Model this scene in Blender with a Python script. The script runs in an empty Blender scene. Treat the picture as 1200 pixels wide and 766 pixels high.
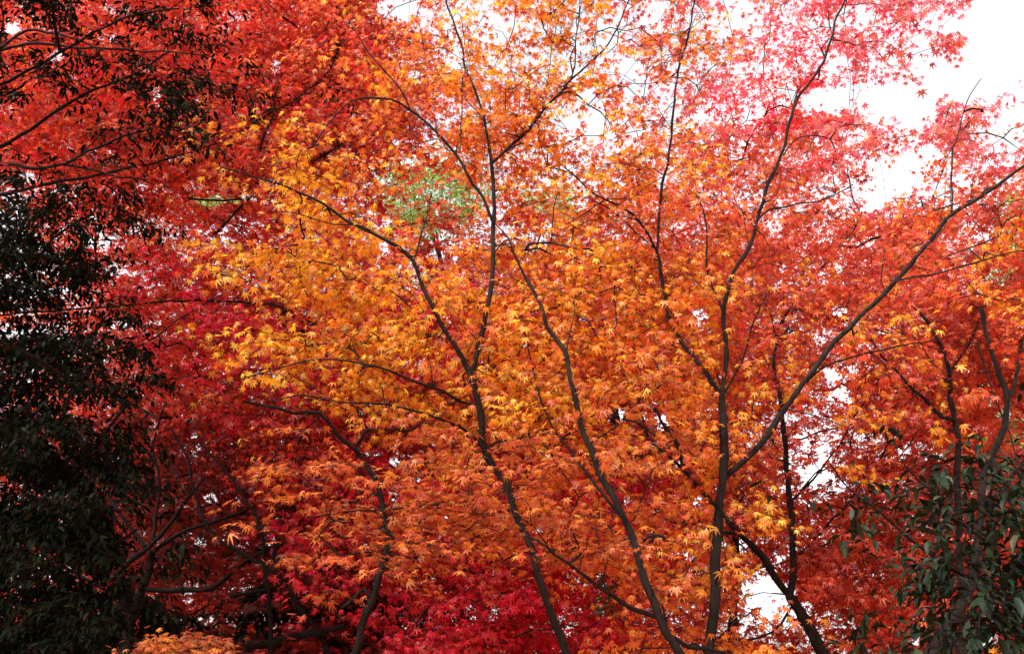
import bpy, math, random
import numpy as np

# ------------------------------------------------------------------ camera, sky, sun, exposure
sc = bpy.context.scene
PITCH = math.radians(22.0)
F = 1150.0                     # focal length in pixels of the 1200 px wide photograph
EYE = np.array([0.0, 0.0, 1.6])
cam_d = bpy.data.cameras.new("camera")
cam_d.sensor_width = 36.0
cam_d.lens = F / 1200.0 * 36.0
cam_d.clip_start = 0.05
cam_d.clip_end = 6000.0
cam = bpy.data.objects.new("camera", cam_d)
sc.collection.objects.link(cam)
cam.location = EYE
cam.rotation_euler = (math.radians(90.0) + PITCH, 0, 0)
sc.camera = cam

SUN_EL, SUN_AZ = math.radians(50.0), math.radians(222.0)     # azimuth from +Y towards +X
world = bpy.data.worlds.new("World")
sc.world = world
world.use_nodes = True
wn, wl = world.node_tree.nodes, world.node_tree.links
wn.clear()
sky = wn.new("ShaderNodeTexSky")
sky.sky_type = 'NISHITA'
sky.sun_disc = False
sky.sun_elevation = SUN_EL
sky.sun_rotation = SUN_AZ
sky.dust_density = 4.0
sky.air_density = 1.0
sky.ozone_density = 0.6
hs = wn.new("ShaderNodeHueSaturation")
hs.inputs["Saturation"].default_value = 0.14               # thin bright overcast
bg = wn.new("ShaderNodeBackground")
bg.inputs["Strength"].default_value = 0.15
wo = wn.new("ShaderNodeOutputWorld")
wl.new(sky.outputs[0], hs.inputs["Color"])
wl.new(hs.outputs[0], bg.inputs["Color"])
wl.new(bg.outputs[0], wo.inputs["Surface"])

sun_d = bpy.data.lights.new("sun", 'SUN')
sun_d.energy = 1.25
sun_d.angle = math.radians(12.0)
sun_d.color = (1.0, 0.95, 0.87)
sun = bpy.data.objects.new("sun", sun_d)
sc.collection.objects.link(sun)
sun.rotation_euler = (math.radians(90.0) - SUN_EL, 0.0, math.pi - SUN_AZ)

sc.view_settings.view_transform = 'Standard'
sc.view_settings.look = 'None'
sc.view_settings.gamma = 1.0
sc.view_settings.use_curve_mapping = False
sc.view_settings.exposure = 1.64
sc.render.engine = 'CYCLES'
cy = sc.cycles
cy.max_bounces = 10
cy.diffuse_bounces = 8
cy.glossy_bounces = 2
cy.transmission_bounces = 8
cy.transparent_max_bounces = 8
cy.use_denoising = True
cy.sample_clamp_indirect = 8.0

rng = np.random.default_rng(11)
random.seed(11)

# ------------------------------------------------------------------ helpers
CP, SP = math.cos(PITCH), math.sin(PITCH)

def at(px, py, Y):
    """point at forward distance Y whose direction is that of pixel (px, py)"""
    u = (px - 600.0) / F
    v = (383.0 - py) / F
    d = np.array([u, CP - v * SP, SP + v * CP])
    return EYE + d * (Y / d[1])

def project(P):
    """pixels of an (n,3) array of points"""
    D = np.atleast_2d(P) - EYE
    f = D[:, 1] * CP + D[:, 2] * SP
    up = -D[:, 1] * SP + D[:, 2] * CP
    f = np.where(f < 0.05, 0.05, f)
    return 600.0 + F * D[:, 0] / f, 383.0 - F * up / f

def lin(c):
    c = np.asarray(c, dtype=float) / 255.0
    return np.where(c <= 0.04045, c / 12.92, ((c + 0.055) / 1.055) ** 2.4)

def ground_z(x, y):
    x = np.asarray(x, float); y = np.asarray(y, float)
    return (0.10 * np.sin(x * 0.55 + 1.0) * np.cos(y * 0.43) + 0.05 * np.sin(x * 1.7) * np.sin(y * 1.3 + 2.0)) * np.exp(-(x * x + y * y) / 3000.0)

# ---- materials
def new_mat(name):
    m = bpy.data.materials.new(name)
    m.use_nodes = True
    n = m.node_tree.nodes
    n.clear()
    return m, n, m.node_tree.links

def leaf_material(name, rough, trans, spec, sat=1.0):
    m, n, l = new_mat(name)
    a = n.new("ShaderNodeAttribute"); a.attribute_name = "leaf_colour"; a.attribute_type = 'GEOMETRY'
    tc = n.new("ShaderNodeTexCoord")
    nz = n.new("ShaderNodeTexNoise"); nz.inputs["Scale"].default_value = 55.0; nz.inputs["Detail"].default_value = 2.0
    l.new(tc.outputs["Object"], nz.inputs["Vector"])
    mr = n.new("ShaderNodeMapRange"); mr.inputs[1].default_value = 0.3; mr.inputs[2].default_value = 0.7
    mr.inputs[3].default_value = 0.80; mr.inputs[4].default_value = 1.12
    l.new(nz.outputs[0], mr.inputs[0])
    mx = n.new("ShaderNodeVectorMath"); mx.operation = 'SCALE'
    l.new(a.outputs["Color"], mx.inputs[0]); l.new(mr.outputs[0], mx.inputs["Scale"])
    dif = n.new("ShaderNodeBsdfDiffuse"); l.new(mx.outputs[0], dif.inputs["Color"])
    tr = n.new("ShaderNodeBsdfTranslucent"); l.new(mx.outputs[0], tr.inputs["Color"])
    m1 = n.new("ShaderNodeMixShader"); m1.inputs[0].default_value = trans
    l.new(dif.outputs[0], m1.inputs[1]); l.new(tr.outputs[0], m1.inputs[2])
    gl = n.new("ShaderNodeBsdfGlossy"); gl.inputs["Roughness"].default_value = rough
    gl.inputs["Color"].default_value = (1, 1, 1, 1)
    m2 = n.new("ShaderNodeMixShader")
    m2.inputs[0].default_value = spec
    l.new(m1.outputs[0], m2.inputs[1]); l.new(gl.outputs[0], m2.inputs[2])
    o = n.new("ShaderNodeOutputMaterial"); l.new(m2.outputs[0], o.inputs["Surface"])
    return m

def bark_material(name, c1, c2, moss=0.0):
    m, n, l = new_mat(name)
    tc = n.new("ShaderNodeTexCoord")
    mp = n.new("ShaderNodeMapping"); mp.inputs["Scale"].default_value = (1, 1, 0.25)
    l.new(tc.outputs["Object"], mp.inputs["Vector"])
    nz = n.new("ShaderNodeTexNoise"); nz.inputs["Scale"].default_value = 45.0; nz.inputs["Detail"].default_value = 6.0
    l.new(mp.outputs[0], nz.inputs["Vector"])
    n2 = n.new("ShaderNodeTexNoise"); n2.inputs["Scale"].default_value = 6.0; n2.inputs["Detail"].default_value = 3.0
    l.new(tc.outputs["Object"], n2.inputs["Vector"])
    ad = n.new("ShaderNodeMath"); ad.operation = 'MULTIPLY'
    l.new(nz.outputs[0], ad.inputs[0]); l.new(n2.outputs[0], ad.inputs[1])
    cr = n.new("ShaderNodeValToRGB")
    cr.color_ramp.elements[0].position = 0.15; cr.color_ramp.elements[0].color = (*c1, 1)
    cr.color_ramp.elements[1].position = 0.40; cr.color_ramp.elements[1].color = (*c2, 1)
    l.new(ad.outputs[0], cr.inputs[0])
    b = n.new("ShaderNodeBsdfPrincipled")
    b.inputs["Roughness"].default_value = 0.9
    b.inputs["Specular IOR Level"].default_value = 0.2
    l.new(cr.outputs[0], b.inputs["Base Color"])
    bp = n.new("ShaderNodeBump"); bp.inputs["Strength"].default_value = 0.6; bp.inputs["Distance"].default_value = 0.006
    l.new(nz.outputs[0], bp.inputs["Height"]); l.new(bp.outputs[0], b.inputs["Normal"])
    o = n.new("ShaderNodeOutputMaterial"); l.new(b.outputs[0], o.inputs["Surface"])
    return m

M_MAPLE = leaf_material("maple_leaf", 0.5, 0.58, 0.03)
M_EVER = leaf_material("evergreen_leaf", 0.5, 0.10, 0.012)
M_DARK = leaf_material("shaded_evergreen_leaf", 0.5, 0.10, 0.004)  # gloss cut so the leaf carries deep shade in itself
M_GREEN = leaf_material("light_green_leaf", 0.5, 0.5, 0.06)
M_BARK = bark_material("maple_bark", (0.005, 0.0035, 0.003), (0.024, 0.017, 0.012))
M_BARKD = bark_material("dark_bark", (0.004, 0.003, 0.002), (0.014, 0.010, 0.008))

# ---- ground
def build_ground():
    g = np.concatenate([-np.geomspace(4000, 30, 12), np.linspace(-26, 26, 66), np.geomspace(30, 4000, 12)])
    n = len(g)
    X, Y = np.meshgrid(g, g)
    Z = ground_z(X, Y)
    me = bpy.data.meshes.new("ground")
    v = np.stack([X.ravel(), Y.ravel(), Z.ravel()], 1)
    idx = np.arange(n * n).reshape(n, n)
    f = np.stack([idx[:-1, :-1], idx[:-1, 1:], idx[1:, 1:], idx[1:, :-1]], -1).reshape(-1, 4)
    me.from_pydata(v.tolist(), [], f.tolist())
    for p in me.polygons: p.use_smooth = True
    m, nn, l = new_mat("leaf_littered_soil")
    tc = nn.new("ShaderNodeTexCoord")
    vo = nn.new("ShaderNodeTexVoronoi"); vo.inputs["Scale"].default_value = 16.0
    l.new(tc.outputs["Object"], vo.inputs["Vector"])
    nz = nn.new("ShaderNodeTexNoise"); nz.inputs["Scale"].default_value = 1.2; nz.inputs["Detail"].default_value = 5.0
    l.new(tc.outputs["Object"], nz.inputs["Vector"])
    sp = nn.new("ShaderNodeSeparateColor"); l.new(vo.outputs["Color"], sp.inputs[0])
    cr = nn.new("ShaderNodeValToRGB")
    e = cr.color_ramp.elements
    e[0].position = 0.0; e[0].color = (0.09, 0.04, 0.02, 1)
    e[1].position = 1.0; e[1].color = (0.62, 0.26, 0.06, 1)
    for p, c in ((0.4, (0.30, 0.06, 0.03, 1)), (0.6, (0.50, 0.10, 0.05, 1)), (0.8, (0.42, 0.17, 0.06, 1))):
        k = e.new(p); k.color = c
    ad = nn.new("ShaderNodeMath"); ad.operation = 'MULTIPLY_ADD'; ad.inputs[1].default_value = 0.6
    l.new(sp.outputs[0], ad.inputs[0])
    sb = nn.new("ShaderNodeMath"); sb.operation = 'MULTIPLY'; sb.inputs[1].default_value = 0.5
    l.new(nz.outputs[0], sb.inputs[0]); l.new(sb.outputs[0], ad.inputs[2])
    l.new(ad.outputs[0], cr.inputs[0])
    b = nn.new("ShaderNodeBsdfPrincipled"); b.inputs["Roughness"].default_value = 0.95
    l.new(cr.outputs[0], b.inputs["Base Color"])
    o = nn.new("ShaderNodeOutputMaterial"); l.new(b.outputs[0], o.inputs["Surface"])
    me.materials.append(m)
    ob = bpy.data.objects.new("ground", me); sc.collection.objects.link(ob)
    ob["kind"] = "structure"
build_ground()

# ---- mesh writer: everything is quads
def write_mesh(name, verts, quads, mats, mat_idx=None, colours=None, parent=None, smooth=True, origin=None):
    verts = np.asarray(verts, dtype=np.float32)
    quads = np.asarray(quads, dtype=np.int32)
    me = bpy.data.meshes.new(name)
    if origin is not None:
        verts = verts - np.asarray(origin, dtype=np.float32)
    me.vertices.add(len(verts)); me.vertices.foreach_set("co", verts.ravel())
    me.loops.add(quads.size); me.loops.foreach_set("vertex_index", quads.ravel())
    me.polygons.add(len(quads)); me.polygons.foreach_set("loop_start", np.arange(0, quads.size, 4, dtype=np.int32))
    for m in mats: me.materials.append(m)
    if mat_idx is not None:
        me.polygons.foreach_set("material_index", np.asarray(mat_idx, dtype=np.int32))
    if colours is not None:
        a = me.attributes.new("leaf_colour", 'FLOAT_COLOR', 'CORNER')
        c4 = np.ones((len(quads), 4), dtype=np.float32); c4[:, :3] = colours
        a.data.foreach_set("color", np.repeat(c4, 4, axis=0).ravel())
    me.update(calc_edges=True)
    if smooth:
        me.polygons.foreach_set("use_smooth", np.ones(len(quads), dtype=bool))
    ob = bpy.data.objects.new(name, me)
    sc.collection.objects.link(ob)
    if parent is not None: ob.parent = parent
    return ob

def tube_arrays(P, R, sides=8, rough=0.0, cap=True):
    """rings round a polyline, quads only (the cap is closed by a tiny last ring)"""
    P = np.asarray(P, float); R = np.asarray(R, float)
    n = len(P)
    T = np.gradient(P, axis=0); T /= np.linalg.norm(T, axis=1)[:, None] + 1e-9
    ref = np.array([0.31, 0.93, 0.2])
    A = np.cross(T, ref); A /= np.linalg.norm(A, axis=1)[:, None] + 1e-9
    B = np.cross(T, A)
    th = np.linspace(0, 2 * math.pi, sides, endpoint=False)
    rr = R[:, None] * (1 + (rng.uniform(-rough, rough, (n, sides)) if rough else 0))
    V = P[:, None, :] + rr[..., None] * (np.cos(th)[None, :, None] * A[:, None, :] + np.sin(th)[None, :, None] * B[:, None, :])
    V = V.reshape(-1, 3)
    i = np.arange(n - 1)[:, None] * sides
    j = np.arange(sides)[None, :]
    k = (j + 1) % sides
    Q = np.stack([i + j, i + k, i + sides + k, i + sides + j], -1).reshape(-1, 4)
    return V, Q

def catmull(P, seg=0.10):
    P = np.asarray(P, float)
    if len(P) < 3: 
        t = np.linspace(0, 1, 6)[:, None]
        return P[0] * (1 - t) + P[-1] * t
    Q = np.vstack([2 * P[0] - P[1], P, 2 * P[-1] - P[-2]])
    out = []
    for i in range(1, len(Q) - 2):
        L = np.linalg.norm(Q[i + 1][:3] - Q[i][:3]); k = max(2, int(L / seg))
        t = np.linspace(0, 1, k, endpoint=False)[:, None]
        a, b, c, d = Q[i - 1], Q[i], Q[i + 1], Q[i + 2]
        out.append(0.5 * ((2 * b) + (c - a) * t + (2 * a - 5 * b + 4 * c - d) * t ** 2 + (3 * b - a - 3 * c + d) * t ** 3))
    out.append(Q[-2][None, :])
    return np.vstack(out)

# ---- leaf shapes (unit = length of the middle lobe)
def maple_template(lobes7=True):
    if lobes7:
        lobes = [(-124, .40), (-84, .72), (-42, .92), (0, 1.0), (42, .92), (84, .72), (124, .40)]
        nr = [.14, .24, .31, .36, .36, .31, .24, .14]
    else:
        lobes = [(-92, .68), (-46, .95), (0, 1.05), (46, .95), (92, .68)]
        nr = [.18, .30, .33, .33, .30, .18]
    ang = [lobes[0][0] - 24] + [(lobes[i][0] + lobes[i + 1][0]) / 2 for i in range(len(lobes) - 1)] + [lobes[-1][0] + 24]
    V = [(0, 0, 0.0)]
    for a, r in zip(ang, nr):
        V.append((r * math.cos(math.radians(a)), r * math.sin(math.radians(a)), 0.05))
    nb = len(V)
    for a, r in lobes:
        V.append((r * math.cos(math.radians(a)), r * math.sin(math.radians(a)), -0.16 * r))
    Fq = [(0, 1 + i, nb + i, 2 + i) for i in range(len(lobes))]
    return np.array(V), np.array(Fq)

def oval_template(w=0.19):
    V = np.array([(0, 0, 0), (.3, w * .85, .05), (.3, 0, 0), (.3, -w * .85, .05), (.65, w * .9, .02), (.65, 0, -.04), (.65, -w * .9, .02), (1, 0, -.14), (0.02, 0.012, 0), (0.02, -0.012, 0)], float)
    Fq = np.array([(0, 2, 1, 8), (0, 9, 3, 2), (2, 5, 4, 1), (3, 6, 5, 2), (5, 7, 7, 4), (6, 7, 7, 5)])
    # last two as quads through a tip split in two
    V = np.vstack([V, [(0.995, 0.008, -.14)], [(0.995, -0.008, -.14)]])
    Fq[4] = (5, 7, 10, 4); Fq[5] = (6, 11, 7, 5)
    return V, Fq

T_HI, T_LO, T_OVAL = maple_template(True), maple_template(False), oval_template()

def leaf_arrays(tmpl, pos, u, nrm, size):
    """place template leaves: u main axis, nrm normal"""
    V, Fq = tmpl
    w = np.cross(nrm, u); w /= np.linalg.norm(w, axis=1)[:, None] + 1e-9
    nrm = np.cross(u, w)
    k = len(V); N = len(pos)
    curl = rng.uniform(-0.4, 3.0, (N, 1, 1))
    W = pos[:, None, :] + size[:, None, None] * (V[None, :, 0:1] * u[:, None, :] + V[None, :, 1:2] * w[:, None, :] + curl * V[None, :, 2:3] * nrm[:, None, :])
    Q = (Fq[None] + (np.arange(N) * k)[:, None, None]).reshape(-1, 4)
    return W.reshape(-1, 3), Q, len(Fq)

# ---- smooth value noise used for clumps and drifts of colour
_nr = np.random.default_rng(5).uniform(0, 1, (32, 32, 32))
def vnoise(P, s):
    p = np.asarray(P) * s + 100.0
    i = np.floor(p).astype(int); f = p - i; f = f * f * (3 - 2 * f)
    r = 0
    for dx in (0, 1):
        for dy in (0, 1):
            for dz in (0, 1):
                w = (f[:, 0] if dx else 1 - f[:, 0]) * (f[:, 1] if dy else 1 - f[:, 1]) * (f[:, 2] if dz else 1 - f[:, 2])
                r = r + w * _nr[(i[:, 0] + dx) % 32, (i[:, 1] + dy) % 32, (i[:, 2] + dz) % 32]
    return r

# ------------------------------------------------------------------ where the open sky lies between the crowns
# (centre x, centre y, half width, half height, strength) as directions seen from the path
GAPS = [
 (1172,46,46,60,1),(1140,100,34,24,.95),(1195,125,22,22,.8),(1040,122,30,20,.95),(975,118,58,13,.9),(885,130,14,16,.7),
 (1045,212,24,16,.9),(1030,232,16,12,.9),(1070,222,14,12,.7),(1000,160,18,8,.7),(1085,180,14,7,.5),
 (699,148,12,24,.95),(716,168,9,13,.85),(690,118,20,12,.85),(735,95,12,28,.8),(712,40,14,26,.7),(668,148,16,8,.8),(740,160,10,14,.7),
 (470,8,34,15,.85),(505,22,26,20,.6),(590,30,14,22,.75),(560,14,14,10,.7),(536,60,8,10,.5),(484,88,8,7,.8),(538,78,9,6,.7),(517,115,7,8,.6),
 (770,20,14,20,.6),(880,18,24,15,.7),(830,10,12,10,.5),(905,60,12,18,.5),(1010,20,14,14,.4),(1085,60,9,16,.5),
 (15,33,11,10,.9),(67,68,10,9,.9),(34,207,9,7,.9),(88,88,7,6,.6),(104,44,8,7,.6),(133,48,6,8,.6),(185,115,7,14,.8),(120,285,9,14,.75),(107,290,8,7,.6),
 (162,218,9,5,.6),(272,20,22,9,.6),(95,15,7,7,.4),(205,40,5,5,.5),(320,75,8,8,.6),(350,8,12,8,.4),
 (455,262,8,8,.7),(512,300,12,6,.75),(480,190,22,6,.6),(462,168,8,6,.7),(540,195,8,10,.5),(450,290,8,16,.5),(518,270,8,8,.6),
 (227,512,5,4,.9),(247,584,8,7,.8),(71,612,7,6,.8),(235,637,7,4,.8),(463,543,8,8,.85),(448,566,6,4,.95),(462,582,6,16,.8),(490,563,5,5,.9),(303,565,4,8,.8),(483,533,10,4,.6),
 (524,608,5,5,.8),(547,715,4,4,.6),(520,400,10,10,.5),(585,578,4,6,.6),
 (640,262,8,6,.6),(646,218,8,5,.7),(690,215,12,6,.6),(684,300,8,6,.5),(628,368,7,5,.4),
 (722,489,11,12,.9),(738,505,7,6,.6),(776,495,10,11,.8),(795,545,8,6,.7),(820,590,9,9,.8),(838,603,7,6,.6),(766,600,6,9,.6),(790,648,9,5,.7),(808,655,8,8,.9),(808,672,4,6,.6),(632,623,7,4,.7),(868,640,8,12,.9),
 (876,700,8,22,.7),(905,692,28,20,.93),(892,712,20,10,.8),(938,715,17,10,.8),(955,742,10,8,.5),(925,640,8,10,.4),(911,652,10,8,.7),
 (958,556,19,13,.92),(968,530,14,14,.7),(940,515,10,12,.5),(935,580,8,8,.5),(975,440,12,9,.95),(990,460,10,16,.7),(965,500,10,10,.6),(1000,435,12,9,.7),(960,402,12,8,.7),(1012,408,14,6,.6),(985,365,10,7,.8),(965,478,9,12,.6),
 (820,370,10,14,.7),(905,262,12,8,.6),(985,310,8,12,.6),(918,312,5,8,.5),(845,148,9,8,.5),(880,140,10,12,.5),
 (1130,200,16,10,.4),(1180,190,20,8,.5),(1190,160,12,12,.6),(1150,345,10,8,.3),(1162,470,8,8,.5),(1150,455,10,6,.5),(1195,520,6,10,.6),(1146,545,6,5,.5),
 (1075,752,7,9,.9),(1160,752,18,7,.8),(1190,745,8,6,.7),(1062,618,6,4,.5),(1085,620,8,4,.5),(765,395,8,6,.4),(890,470,8,6,.4),(930,490,6,6,.4),
]
# thin, lacy parts of the canopy
THIN = [(810,60,200,75,.33),(1010,70,120,60,.22),(1050,215,100,38,.33),(620,55,130,60,.22),(945,500,60,120,.22),(500,30,90,40,.2),(880,640,70,60,.15),(490,225,70,60,.2),(990,420,70,60,.2)]
GREEN_GAPS = [(512,214,26,18,.66),(541,232,14,22,.66),(455,207,18,13,.62),(484,246,24,15,.6),(250,236,27,7,.9),(640,210,13,9,.6),(692,300,9,6,.6),(660,215,10,6,.5),
 (1185,500,16,24,.6),(1146,572,20,14,.5),(712,700,17,34,.75),(745,520,9,7,.6),(614,405,8,5,.85),(500,274,14,9,.5),(1172,322,22,16,.55),(1130,455,12,8,.4),(700,650,10,8,.5)]
GAP = np.array(GAPS, float)
def gap_keep(px, py, scale=1.0, green=False):
    """True where a leaf may grow"""
    keep = np.ones(len(px), bool)
    rnd = rng.uniform(0, 1, len(px))
    wob = 0.35 * np.sin(px * 0.21 + py * 0.13) + 0.25 * np.sin(py * 0.31 - px * 0.17)
    for cx, cy_, rx, ry, s in (GAPS if green else GAPS + THIN + GREEN_GAPS):
        d = ((px - cx) / (rx * scale)) ** 2 + ((py - cy_) / (ry * scale)) ** 2
        keep &= ~((d < 1.0 + wob) & (rnd < s * 1.0))
    return keep

# ------------------------------------------------------------------ palettes (sRGB of the leaves
PAL = {
 'yellow':  [((250,178,42),4),((246,156,40),4),((238,124,40),1.8),((254,200,70),1.8),((216,90,38),.6)],
 'orange':  [((240,140,50),4),((234,118,46),4),((246,162,54),3),((222,90,44),1.8),((190,70,36),.7)],
 'dull':    [((206,108,52),4),((192,90,46),4),((220,134,64),2.4),((176,64,42),2),((234,142,48),.8)],  # sky light reflected off flat sprays, put in as less saturated orange
 'coral':   [((236,106,60),4),((228,90,62),4),((242,134,60),2.5),((212,66,58),2.2),((248,164,70),.9)],
 'pink':    [((238,120,124),4),((230,104,122),3),((240,134,108),3),((216,80,100),1.5),((244,164,112),.6)],  # backlit, overexposed look of the crown top put into paler leaves
 'scarlet': [((220,56,40),4),((208,42,38),3.4),((228,88,46),3),((184,32,34),2),((236,108,50),1)],
 'crimson': [((248,46,72),4),((242,40,70),4),((222,30,56),1.4),((246,76,64),1.6)],
 'maroon':  [((160,44,34),4),((140,36,32),4),((116,28,28),2),((178,62,40),1.4)],  # red leaves darkened to carry the shade at lower left
 'brick':   [((214,78,46),4),((224,100,50),4),((200,56,42),3),((172,42,36),1.5)],
 'ever':    [((19,25,13),4),((13,19,10),4),((34,40,18),1.0),((40,30,16),.3)],  # deep shade painted in as near-black green
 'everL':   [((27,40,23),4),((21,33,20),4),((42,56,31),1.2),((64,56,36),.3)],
 'green':   [((116,152,50),4),((140,170,62),3),((94,132,46),2.4),((168,184,72),1.4)],
 'olive':   [((150,130,44),4),((190,150,46),2),((100,104,40),3)],
}

# ------------------------------------------------------------------ tree builder
TREES = []
BARE = 0.92
def px_r(w, Y):            # px width -> radius in metres
    return 0.43 * w * Y / F

class Tree:
    def __init__(self, label, category, bark=None, leafmat=None, tmpl=None, group=None, name="maple_tree"):
        self.label, self.cat, self.group, self.name = label, category, group, name
        self.bark = bark or M_BARK
        self.leafmat = leafmat or M_MAPLE
        self.tmpl = tmpl or T_LO
        self.limbs = []       # (name, P (n,3), R (n))
        self.sprays = []      # dicts
    def limb(self, pts, w, Y, kind="limb", ground=False, foot=None):
        pts = np.asarray(pts, float); n = len(pts)
        t = np.concatenate([[0], np.cumsum(np.linalg.norm(np.diff(pts, axis=0), axis=1))]); t /= t[-1]
        Ys = np.interp(t, np.linspace(0, 1, len(Y)), Y)
        Ws = np.interp(t, np.linspace(0, 1, len(w)), w)
        P = np.array([at(a, b, y) for (a, b), y in zip(pts, Ys)])
        R = px_r(Ws, Ys)
        if ground:
            p0 = P[0]
            d = P[0] - P[min(2, n - 1)]; d /= abs(d[2]) + 1e-6
            gx = foot[0] if foot else p0[0] + d[0] * p0[2] * 0.55
            gy = foot[1] if foot else p0[1]
            gz = float(ground_z(gx, gy))
            mid = np.array([(p0[0] * .5 + gx * .5) + 0.03, (p0[1] + gy) / 2, (p0[2] + gz) / 2])
            P = np.vstack([[gx, gy, gz - 0.12], [gx, gy, gz + 0.12], mid, P])
            R = np.concatenate([[R[0] * 2.0, R[0] * 1.55, R[0] * 1.2], R])
        PR = catmull(np.hstack([P, R[:, None]]), 0.07)
        P, R = PR[:, :3].copy(), np.maximum(PR[:, 3], 0.002)
        s_ = np.arange(len(P)) * 0.07
        ph = rng.uniform(0, 6.28, 6)
        env = np.minimum(1, np.minimum(np.arange(len(P)), np.arange(len(P))[::-1]) / 4.0)
        amp = 0.006 + 0.10 * R
        for ax in range(3):
            P[:, ax] += env * amp * (np.sin(s_ * 11 + ph[ax]) * .6 + np.sin(s_ * 23 + ph[ax + 3]) * .4) * (1 if ax != 1 else 1.6)
        R = R * (1 + .10 * np.sin(s_ * 17 + ph[0]) * np.sin(s_ * 7 + ph[1]) + rng.normal(0, .035, len(R)))
        P[1:-1] += rng.normal(0, 1, (len(P) - 2, 3)) * np.minimum(0.06 * R[1:-1, None] + 0.0008, 0.004)
        self.limbs.append((kind, P, R))
        return self
    def foliage(self, grid, pal, Y, spread, k=1.0, r=0.24, leaves=26, size=0.034, droop=(44, 24), twigs=True, slope=0.0, gap=1.0):
        rows = grid
        if pal in ('ever', 'everL'): pass
        elif Y < 6.6: k *= 1.9; size *= 1.14
        else: k *= 2.6; size *= 1.16; leaves = int(leaves * 1.25)
        assert len(rows) == 16 and all(len(q) == 24 for q in rows), [len(q) for q in rows]
        D = np.array([[int(c) for c in q] for q in rows], float)
        # grown on past the frame on every side
        D = np.pad(D, ((3, 2), (3, 3)), mode='edge')
        out = []
        for i in range(D.shape[0]):
            for j in range(D.shape[1]):
                lam = D[i, j] * k
                if i < 7 and pal not in ('ever',): lam *= (1.6, 1.6, 1.6, 1.75, 1.75, 1.6, 1.35)[i] * (1.35 if Y > 7 else 1)
                if i < 3 or i > 18 or j < 3 or j > 26: lam *= 0.6
                for _ in range(rng.poisson(lam)):
                    x = (j - 3) * 50 + rng.uniform(-8, 58); y = (i - 3) * 50 + rng.uniform(-8, 58)
                    out.append((x, y))
        if not out: return self
        out = np.array(out)
        keep = gap_keep(out[:, 0], out[:, 1], 1.0 * gap)
        out = out[keep]
        Yb = Y + slope * (out[:, 0] - 600) / 600.0
        g = rng.normal(0, 1, len(out))
        if Y < 7.6 and pal not in ('ever', 'everL', 'dull'):
            g = np.where(rng.uniform(0, 1, len(out)) < .85, .35 + np.abs(g) * 1.25, g)
        Ys = Yb + g * spread
        Ys = np.clip(Ys, Y * 0.72, Y * 1.5)
        P = np.array([at(a, b, y) for (a, b), y in zip(out, Ys)])
        ok = P[:, 2] > 0.45
        P = P[ok]
        # clumps: drop the sprays in the thin parts of the noise
        P = P[vnoise(P, 1.7) + rng.uniform(-.12, .12, len(P)) > 0.30]
        for p in P:
            self.sprays.append(dict(p=p, pal=pal, r=r * rng.uniform(.75, 1.25), n=max(4, int(leaves * rng.uniform(.6, 1.4))), size=size, droop=droop, twigs=twigs, gap=gap))
        return self
    def build(self):
        base = None
        foot = self.limbs[0][1][1] if self.limbs else self.sprays[0]['p'] * np.array([1, 1, 0])
        origin = np.array([foot[0], foot[1], float(ground_z(foot[0], foot[1]))])
        root = bpy.data.objects.new(self.name, None)
        root.location = origin
        sc.collection.objects.link(root)
        root["label"] = self.label; root["category"] = self.cat
        if self.group: root["group"] = self.group
        for kind, P, R in self.limbs:
            V, Q = tube_arrays(P, R, 10 if kind == "trunk" else 8, 0.07)
            write_mesh(kind, V, Q, [self.bark], parent=root, origin=origin)
        # --- twigs: grow from the limbs outwards, nearest spray first
        nodes = np.concatenate([P[(P[:, 2] > 0.8)] for _, P, R in self.limbs if len(P)])
        nodes = nodes[::2]
        cap = len(nodes) + len(self.sprays) * 6 + 10
        N = np.zeros((cap, 3)); N[:len(nodes)] = nodes
        par = np.full(cap, -1); cnt = np.zeros(cap)
        depth = np.zeros(cap)
        n = len(nodes)
        S = np.array([s['p'] for s in self.sprays])
        best = np.full(len(S), 1e9); bi = np.zeros(len(S), int)
        for a in range(0, n, 400):
            d = np.linalg.norm(S[:, None, :] - N[None, a:min(n, a + 400)], axis=2)
            m = d.argmin(1); dd = d[np.arange(len(S)), m]
            u = dd < best; best[u] = dd[u]; bi[u] = m[u] + a
        order = np.argsort(best)
        chains = []
        for si in order:
            p = S[si]
            d = np.linalg.norm(N[:n] - p, axis=1) + 0.15 * depth[:n]
            # a twig leaves a node that is lower or level
            d = d + 0.6 * np.maximum(0, N[:n, 2] - p[2])
            b = int(d.argmin())
            a = N[b]
            L = np.linalg.norm(p - a)
            k = int(np.clip(L / 0.16, 2, 5))
            prev = b
            out = (p - a); h = np.array([0, 0, 1.0])
            jit = rng.normal(0, 0.035 * L, 3)
            ids = [b]
            for q in range(1, k + 1):
                t = q / k
                pt = a + out * t + h * (0.13 * L * math.sin(math.pi * t)) + jit * math.sin(math.pi * t) + (rng.normal(0, .012, 3) if q < k else 0)
                N[n] = pt; par[n] = prev; depth[n] = depth[prev] + L / k; prev = n; ids.append(n); n += 1
            self.sprays[si]['dir'] = N[ids[-1]] - N[ids[-2]]
            chains.append(ids)
        for ids in chains:
            j = ids[-1]
            while j >= 0:
                cnt[j] += 1; j = par[j]
        VV, QQ, MI, CC = [], [], [], []
        off = 0
        brown = lin((70, 45, 35))
        for ids in chains:
            P = N[ids]
            c = cnt[ids[1:]]
            R = 0.0016 * np.power(np.concatenate([[c[0]], c]), 0.46)
            R[-1] *= 0.8
            V, Q = tube_arrays(P, R, 4)
            VV.append(V); QQ.append(Q + off); off += len(V); MI.append(np.ones(len(Q), int)); CC.append(np.tile(brown, (len(Q), 1)))
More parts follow.
